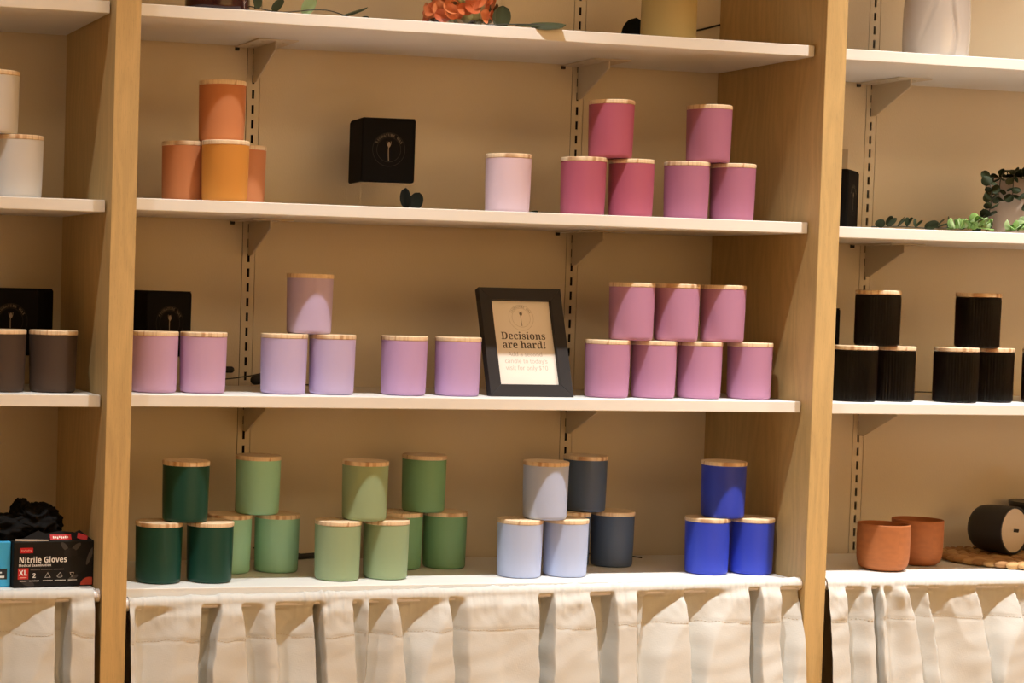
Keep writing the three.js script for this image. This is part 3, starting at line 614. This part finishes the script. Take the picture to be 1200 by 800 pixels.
// ---------------------------------------------------------------- glove boxes
{
  const w = 0.128, h = 0.070, d = 0.10;
  const tex = canvasTexture(1024, 560, (g, W_, H_) => {
    g.fillStyle = '#1c1a19'; g.fillRect(0, 0, W_, H_);
    for (const [x, y, rx, ry, a, c] of [[650, 60, 70, 30, 0.9, '#4a4542'], [800, 70, 80, 32, -0.7, '#4c4744'], [730, 150, 90, 70, 0.2, '#262322'], [780, 300, 160, 120, 0, '#211f1e'], [760, 470, 85, 26, -0.5, '#4a4644'], [160, 505, 110, 44, 0.5, '#3d3836'], [985, 190, 26, 120, 0.35, '#56504a']]) {
      g.fillStyle = c; g.beginPath(); g.ellipse(x, y, rx, ry, a, 0, 7); g.fill();
    }
    g.fillStyle = '#c8503c'; g.beginPath(); g.ellipse(985, 560, 120, 100, 0, 0, 7); g.fill();
    g.fillStyle = '#c22a2c'; g.beginPath(); g.roundRect(64, 64, 172, 70, 10); g.fill();
    g.textBaseline = 'middle'; g.fillStyle = '#e8a09a'; for (let i = 0; i < 9; i++) g.fillRect(84 + i * 15, 88 + (i % 3) * 3, 9, 20 - (i % 2) * 5);
    g.textAlign = 'left'; g.fillStyle = '#f3eee8'; g.font = 'bold 104px sans-serif'; g.save(); g.translate(52, 222); g.scale(0.92, 1); g.fillText('Nitrile Gloves', 0, 0); g.restore();
    g.font = 'bold 42px sans-serif'; g.fillText('Medical Examination', 52, 292);
    g.fillStyle = '#c9332f'; g.fillRect(44, 326, 136, 142); g.fillStyle = '#ffffff'; g.font = 'bold 96px sans-serif'; g.textAlign = 'center'; g.fillText('XL', 112, 386);
    g.fillStyle = '#efb4ac'; g.fillRect(66, 442, 92, 9);
    g.fillStyle = '#77706a'; for (const [x, w] of [[208, 120], [344, 150], [510, 130]]) for (let i = 0; i < w; i += 14) g.fillRect(x + i, 344, 9, 11);
    g.fillStyle = '#e9e2da'; g.strokeStyle = '#d8d0c8'; g.lineWidth = 5; g.textAlign = 'center'; g.font = 'bold 84px sans-serif'; g.fillText('2', 256, 424);
    g.beginPath(); g.moveTo(398, 452); g.lineTo(434, 390); g.lineTo(470, 452); g.closePath(); g.stroke();
    g.beginPath(); g.ellipse(592, 440, 34, 14, 0, 0, 7); g.stroke(); g.beginPath(); g.moveTo(570, 420); g.lineTo(600, 392); g.lineTo(616, 416); g.stroke();
    g.beginPath(); g.moveTo(728, 396); g.lineTo(776, 396); g.lineTo(764, 430); g.lineTo(740, 430); g.closePath(); g.stroke(); g.beginPath(); g.moveTo(752, 430); g.lineTo(752, 456); g.stroke();
    for (const [x, w] of [[70, 84], [196, 122], [372, 126], [530, 138], [706, 112]]) for (let i = 0; i < w; i += 13) g.fillRect(x + i, 486, 9, 12);
  });
  const t = thing('glove_box', 'black cardboard box of nitrile gloves, size XL', 'box', [-0.1075, S.l4 + 0.0004, -0.048 - d / 2], 0.10);
  mesh('carton', box(w, h, d, 0.002), phys(lin(0.012, 0.011, 0.010), 0.55, { specularIntensity: 0.3 }), t, [0, h / 2, 0]);
  tag(mesh('front_print', new THREE.PlaneGeometry(w - 0.004, h - 0.004), phys(lin(0.9, 0.9, 0.9), 0.55, { map: tex, specularIntensity: 0.3 }), t, [0, h / 2, d / 2 + 0.0002]), 'white lettering on black');
  const red = canvasTexture(256, 96, (g, W_, H_) => { g.fillStyle = '#b81f26'; g.fillRect(0, 0, W_, H_); g.fillStyle = '#f4e9e4'; for (let i = 0; i < 8; i++) g.fillRect(34 + i * 24, 30 + (i % 3) * 5, 16, 38 - (i % 2) * 9); });
  const lab = mesh('top_label', box(0.034, 0.009, 0.0006, 0.0002), std(lin(1, 1, 1), 0.5, { map: red }), t, [0.012, h + 0.0046, d / 2 - 0.0065]); lab.rotation.x = -0.5; tag(lab, 'red label on the torn flap');
  const lab2 = mesh('top_label', box(0.016, 0.009, 0.0006, 0.0002), std(lin(0.45, 0.02, 0.025), 0.5), t, [0.047, h + 0.0042, d / 2 - 0.0068]); lab2.rotation.set(-0.5, 0, -0.35);
  const flapG = (() => { const s = new THREE.Shape(); s.moveTo(-0.05, 0); s.lineTo(0.062, 0); s.lineTo(0.044, 0.016); s.lineTo(0.036, 0.012); s.lineTo(0.012, 0.015); s.lineTo(-0.01, 0.011); s.lineTo(-0.022, 0.016); s.lineTo(-0.05, 0.003); s.closePath(); return new THREE.ExtrudeGeometry(s, { depth: 0.0007, bevelEnabled: false }); })();
  const fl = mesh('torn_flap', flapG, phys(lin(0.010, 0.009, 0.009), 0.7, { specularIntensity: 0.2 }), t, [0, h, d / 2 - 0.006]); fl.rotation.x = -0.5;
  const rim = mesh('torn_edge', box(0.052, 0.003, 0.0006, 0.0002), std(lin(0.55, 0.50, 0.45), 0.7), t, [-0.035, h + 0.0012, d / 2 - 0.002]); rim.rotation.z = -0.04;

  const bx = thing('glove_box', 'bright blue cardboard glove box beside the black one', 'box', [-0.224, S.l4 + 0.0004, -0.05 - d / 2], 0.06);
  const btex = canvasTexture(512, 280, (g, W_, H_) => { g.fillStyle = '#35b0ea'; g.fillRect(0, 0, W_, H_); g.fillStyle = '#12202c'; g.fillRect(330, 168, 160, 70); g.fillStyle = '#e6eef2'; g.fillRect(350, 214, 120, 14); g.fillRect(380, 188, 70, 10); });
  mesh('carton', box(0.106, h - 0.001, d, 0.002), std(lin(0.035, 0.42, 0.82), 0.5), bx, [0, (h - 0.001) / 2, 0]);
  mesh('front_print', new THREE.PlaneGeometry(0.104, h - 0.005), std(lin(0.95, 0.95, 0.95), 0.5, { map: btex }), bx, [0, (h - 0.001) / 2, d / 2 + 0.0002]);
}
{
  // crumpled gloves on the box
  const t = thing('crumpled_gloves', 'heap of crumpled black gloves on top of the glove boxes', 'gloves', [-0.140, S.l4 + 0.071, -0.10]);
  const lump = (c, s, k, f) => {
    let g = mergeVertices(new THREE.IcosahedronGeometry(1, 14).deleteAttribute('normal').deleteAttribute('uv')); const p = g.attributes.position;
    for (let i = 0; i < p.count; i++) {
      const x = p.getX(i), y = p.getY(i), z = p.getZ(i);
      const rr = 1 + k * (0.5 - Math.abs(n3(x * f * 0.8 + c[0] * 90, y * f * 0.8, z * f * 0.8))) + k * 0.22 * (0.4 - Math.abs(n3(x * f * 2, y * f * 2 + 5, z * f * 2)));
      p.setXYZ(i, c[0] + x * rr * s[0], Math.max(0.0, c[1] + y * rr * s[1]), c[2] + z * rr * s[2]);
    }
    g.computeVertexNormals(); g.setAttribute('uv', new THREE.Float32BufferAttribute(new Float32Array(p.count * 2), 2)); return g;
  };
  const rubber = phys(lin(0.005, 0.0045, 0.0045), 0.8, { specularIntensity: 0.25 });
  for (const a of [[[0.018, 0.020, 0.002], [0.036, 0.024, 0.032], 0.5, 1.7], [[-0.030, 0.012, 0.004], [0.050, 0.020, 0.034], 0.55, 1.5], [[0.026, 0.030, -0.006], [0.024, 0.018, 0.022], 0.6, 2.1], [[-0.004, 0.034, 0.0], [0.015, 0.020, 0.018], 0.6, 2.2]]) mesh('glove', lump(...a), rubber, t);
}

// ---------------------------------------------------------------- cables behind the jars
function cable(name, pts, r, label, boxes = [], group = 'thin black cables along the shelf backs') {
  const t = thing(name, label, 'cable', [0, 0, 0], 0, group);
  mesh('wire', tube(pts, r, 60), M.cable, t);
  for (const [x, y, z, l, w, ry, rz] of boxes) { const m = mesh('inline_switch', new THREE.CapsuleGeometry(w, l, 6, 16), M.cable, t, [x, y, z]); m.rotation.set(0, ry, Math.PI / 2 + rz); m.scale.z = 0.7; }
}
cable('cable', [[0.17, S.c3 + 0.010, -D + 0.02], [0.24, S.c3 + 0.012, -D + 0.03], [0.285, S.c3 + 0.017, -D + 0.02], [0.315, S.c3 + 0.022, -D + 0.03], [0.345, S.c3 + 0.008, -D + 0.04], [0.43, S.c3 + 0.003, -D + 0.03]], 0.0011, 'thin black cable with oval switch behind the soft pink and lavender jars', [[0.246, S.c3 + 0.027, -D + 0.014, 0.018, 0.0055, 0, 0], [0.303, S.c3 + 0.013, -D + 0.038, 0.026, 0.0085, 0, 0.12]]);
cable('cable', [[0.30, S.c4 + 0.022, -D + 0.02], [0.36, S.c4 + 0.016, -D + 0.02], [0.40, S.c4 + 0.008, -D + 0.03], [0.46, S.c4 + 0.004, -D + 0.03]], 0.0012, 'thin black cable with flat plug between the sage and pale green jars', [[0.39, S.c4 + 0.008, -D + 0.03, 0.05, 0.005, 0, 0.06]]);
cable('cable', [[0.90, S.c4 + 0.006, -D + 0.02], [0.98, S.c4 + 0.004, -D + 0.02], [1.015, S.c4 + 0.0015, -D + 0.05]], 0.0012, 'short black cable end lying behind the slate jars');
cable('cable', [[1.40, S.r3 + 0.022, -D + 0.02], [1.50, S.r3 + 0.008, -D + 0.03], [1.60, S.r3 + 0.006, -D + 0.03], [1.78, S.r3 + 0.004, -D + 0.03]], 0.0011, 'thin black cable running behind the ribbed amber jars', [[1.475, S.r3 + 0.006, -D + 0.03, 0.02, 0.004, 0, 0.1]]);
cable('cable', [[1.04, S.c1 + 0.044, -D + 0.006], [1.115, S.c1 + 0.057, -D + 0.005], [BAY - 0.002, S.c1 + 0.069, -D + 0.004]], 0.0018, 'black cable on the wall behind the pale yellow candle');
cable('cable', [[1.66, S.r4 + 0.004, -D + 0.03], [1.74, S.r4 + 0.014, -D + 0.04], [1.80, S.r4 + 0.012, -D + 0.04]], 0.0014, 'short black cable behind the woven mat');

// ---------------------------------------------------------------- curtains on rods under the lowest shelves
const ROD_R = 0.0088, ROD_Z = -0.0165;
function curtain(bay, x0, x1, ya, yb, valleys, seamDrop, lab, gather) {
  const [b0, b1] = BAYS[bay];
  const rodY = (x) => mix(ya, yb, (x - b0) / (b1 - b0));
  const rod = thing('curtain_rod', `white tension rod ${lab}`, 'curtain rod', [(b0 + b1) / 2, (ya + yb) / 2, ROD_Z], 0, 'white curtain rods');
  const cg = new THREE.CylinderGeometry(ROD_R, ROD_R, BAY - 0.012, 24); cg.rotateZ(Math.PI / 2);
  const bar = mesh('tube', cg, M.rod, rod); rod.rotation.z = Math.atan2(yb - ya, b1 - b0);
  const eg = new THREE.CylinderGeometry(ROD_R + 0.0015, ROD_R + 0.0015, 0.0055, 24); eg.rotateZ(Math.PI / 2);
  for (const s of [-1, 1]) mesh('end_cap', eg, M.rod, rod, [s * (BAY / 2 - 0.0035), 0, 0]);
  const nx = Math.round((x1 - x0) / 0.0016), hs = [], arc = 12;
  for (let i = 0; i <= 70; i++) hs.push(0.24 * Math.pow(i / 70, 1.25)); for (let i = 1; i <= 14; i++) hs.push(0.24 + (Math.min(ya, yb) - 0.03 - 0.24) * i / 14);
  const off = x0 * 7.3;
  const valley = (x, h) => {   // crisp fold on one side, cloth rising gently to the next fold on the other
    let v = 0; const k = 1.25 * (1 - Math.exp(-h / 0.085));
    for (const [c0, w0, c1, w1, d, ramp = 2.6] of valleys) {
      const c = mix(c0, c1, k), w = Math.max(0.003, mix(w0, w1, k)), xl = c - w + 0.0015 * n2(c0 * 50, h * 16);
      const len = 2 * w * ramp, t = (x - xl) / len;
      const fall = ramp < 0.9 ? 1 - smooth(2 * w - 0.004, 2 * w + 0.004, x - xl) : 1 - smooth(0.05, 1, t);
      const a = smooth(-0.0032, 0.0032, x - xl) * fall;
      v = Math.max(v, ramp < 0.9 ? a * d * 1.25 : a * d * (1 - 0.55 * smooth(0.03, 0.42, h)));
    }
    return v;
  };
  const seamAt = (x) => seamDrop + 0.0035 * n2(x * 9 + off, 3.3) + 0.002 * n2(x * 31 + off, 8);
  const pt = (x, row) => {
    const g = Math.max(0, n2(x * 26 + off, 1.5)), g2 = n2(x * 75 + off, 4.5);
    const loose = (0.25 + gather(x)) * (0.0048 * g * (1 - 0.8 * Math.min(1, valley(x, 0.02))) + 0.0022 * Math.max(0, g2)) + 0.0004;
    const r0 = ROD_R + 0.0012, fade = row < arc ? 1 : 1 - smooth(0.004, 0.045, hs[row - arc]), r = r0 + Math.max(0, loose) * fade + 0.0012 * (1 - fade);
    let y = rodY(x), z;
    if (row < arc) { const a = Math.PI * (0.93 - 0.93 * row / arc); z = ROD_Z + (a > Math.PI / 2 ? ROD_R + 0.0012 : r) * Math.cos(a); y += r * Math.sin(a); }
    else {
      const h = hs[row - arc]; y -= h;
      const v = valley(x, h), seam = seamAt(x);
      const body = 0.005 * smooth(0.0, 0.02, h) + 0.11 * Math.min(h, 0.3);
      const pucker = (0.0015 * n2(x * 14 + off + h * 16, h * 14) + 0.0004 * n2(x * 40 + off - h * 30, h * 22 + 2)) * smooth(0.0, 0.012, h) * (1 - smooth(0.02, 0.10, h)) * (0.5 + gather(x));
      const soft = 0.0040 * n2(x * 8 + off, h * 3 + 7) * smooth(0.02, 0.1, h) + 0.0008 * n2(x * 12 + off + h * 10, h * 20) * smooth(0.05, 0.1, h);
      const pinch = -0.0008 * Math.exp(-Math.pow((h - seam) / 0.0022, 2));
      const lip = 0.0004 * smooth(seam + 0.001, seam - 0.001, h) * smooth(0.0, 0.02, h);
      z = ROD_Z + r + body * (1 - 0.6 * Math.min(1, v)) - v * (0.026 * smooth(0.001, 0.014, h)) + pucker + soft * (1 - 0.5 * Math.min(1, v)) + pinch + lip;
      z = Math.max(z, -0.062);
    }
    return [x, y, z];
  };
  const rows = arc + hs.length, pos = [], idx = [], uv = [];
  for (let j = 0; j < rows; j++) for (let i = 0; i <= nx; i++) {
    const x = mix(x0, x1, i / nx), q = pt(x, j);
    const sway = j < arc ? 0 : 0.004 * n2(x * 17 + off, 20) * smooth(0, 0.1, hs[j - arc]);
    pos.push(clamp(q[0] + sway, b0 + 0.001, b1 - 0.001), q[1], q[2]); uv.push(x, q[1]);
  }
  for (let j = 0; j < rows - 1; j++) for (let i = 0; i < nx; i++) { const a = j * (nx + 1) + i, b = a + 1, c = a + nx + 1, d = c + 1; idx.push(a, c, b, b, c, d); }
  const g = new THREE.BufferGeometry(); g.setAttribute('position', new THREE.Float32BufferAttribute(pos, 3)); g.setAttribute('uv', new THREE.Float32BufferAttribute(uv, 2)); g.setIndex(idx); g.computeVertexNormals();
  const t = thing('curtain', `beige gathered cloth curtain ${lab}`, 'curtain', [0, 0, 0], 0, 'beige curtains');
  mesh('cloth', g, M.cloth, t);
  // row of hem stitches under the rod pocket
  const st = [], sb = new THREE.BoxGeometry(0.0026, 0.0007, 0.0007);
  for (let x = x0 + 0.004; x < x1 - 0.003; x += 0.0047) {
    const sd = seamAt(x), k = hs.findIndex((h) => h >= sd), f = (sd - hs[k - 1]) / (hs[k] - hs[k - 1]);
    const a = pt(x, arc + k - 1), b = pt(x, arc + k), a2 = pt(x + 0.002, arc + k);
    const q = sb.clone(); q.rotateY(-Math.atan2(a2[2] - b[2], 0.002)); q.translate(x + 0.004 * n2(x * 17 + off, 20) * smooth(0, 0.1, sd), rodY(x) - sd, mix(a[2], b[2], f) + 0.0003); st.push(q);
  }
  tag(mesh('hem_stitching', mergeGeometries(st), M.thread, t), 'line of small hem stitches', null, null, 'stuff');
}
curtain('c', 0.006, 1.158, 1.0135, 1.0295, [[0.035, 0.0188, 0.028, 0.0107, 0.6], [0.136, 0.0136, 0.124, 0.0082, 1, 0.5], [0.194, 0.0096, 0.206, 0.0069, 0.8], [0.261, 0.0223, 0.258, 0.0153, 1], [0.307, 0.0042, 0.311, 0.0056, 1.2, 0.5], [0.37, 0.0043, 0.374, 0.0057, 0.7], [0.405, 0.01, 0.397, 0.0071, 0.9], [0.462, 0.023, 0.457, 0.0058, 0.9], [0.533, 0.0073, 0.543, 0.0044, 0.8], [0.694, 0.012, 0.688, 0.0075, 1, 0.5], [0.792, 0.0197, 0.798, 0.0122, 1, 0.5], [0.864, 0.0077, 0.862, 0.0061, 0.7], [0.898, 0.0232, 0.871, 0.0077, 0.9], [0.964, 0.0218, 0.955, 0.0062, 0.9], [1.071, 0.0095, 1.067, 0.0079, 1, 0.5], [1.138, 0.0208, 1.127, 0.0048, 0.9]],
  0.056, 'hanging below the green and blue jars', (x) => Math.max(Math.exp(-Math.pow((x - 0.32) / 0.09, 2)), Math.exp(-Math.pow((x - 0.80) / 0.09, 2)) * 0.9, 0.35));
curtain('r', 1.206, 2.30, 1.0275, 1.0235, [[1.251, 0.0114, 1.255, 0.0065, 0.9], [1.297, 0.0066, 1.301, 0.0066, 1.2, 0.5], [1.319, 0.0049, 1.331, 0.0099, 0.5], [1.37, 0.015, 1.389, 0.0067, 0.9], [1.412, 0.0134, 1.439, 0.0235, 0.8], [1.462, 0.027, 1.468, 0.0135, 0.45], [1.526, 0.0306, 1.524, 0.0068, 0.9], [1.588, 0.0172, 1.601, 0.0103, 0.6], [1.70, 0.02, 1.70, 0.008, 0.9], [1.80, 0.015, 1.80, 0.008, 0.9], [1.93, 0.02, 1.93, 0.008, 0.8], [2.08, 0.02, 2.08, 0.008, 0.9], [2.2, 0.02, 2.2, 0.008, 0.8]],
  0.057, 'hanging below the terracotta cups', (x) => (x < 1.42 ? 1 : 0.4));
curtain('l', -1.18, -0.049, 1.026, 1.0285, [[-0.165, 0.0311, -0.191, 0.0103, 0.9], [-0.098, 0.0105, -0.098, 0.0079, 1, 0.5], [-0.243, 0.0128, -0.245, 0.0077, 0.9], [-0.36, 0.02, -0.36, 0.008, 0.9], [-0.5, 0.02, -0.5, 0.01, 0.9], [-0.65, 0.02, -0.65, 0.01, 0.9], [-0.82, 0.02, -0.82, 0.01, 0.9], [-1.0, 0.02, -1.0, 0.01, 0.9]],
  0.055, 'hanging below the glove boxes', () => 0.3);

scene.traverse((o) => { if (o.isMesh) { o.castShadow = true; o.receiveShadow = true; } });
renderer.render(scene, camera);
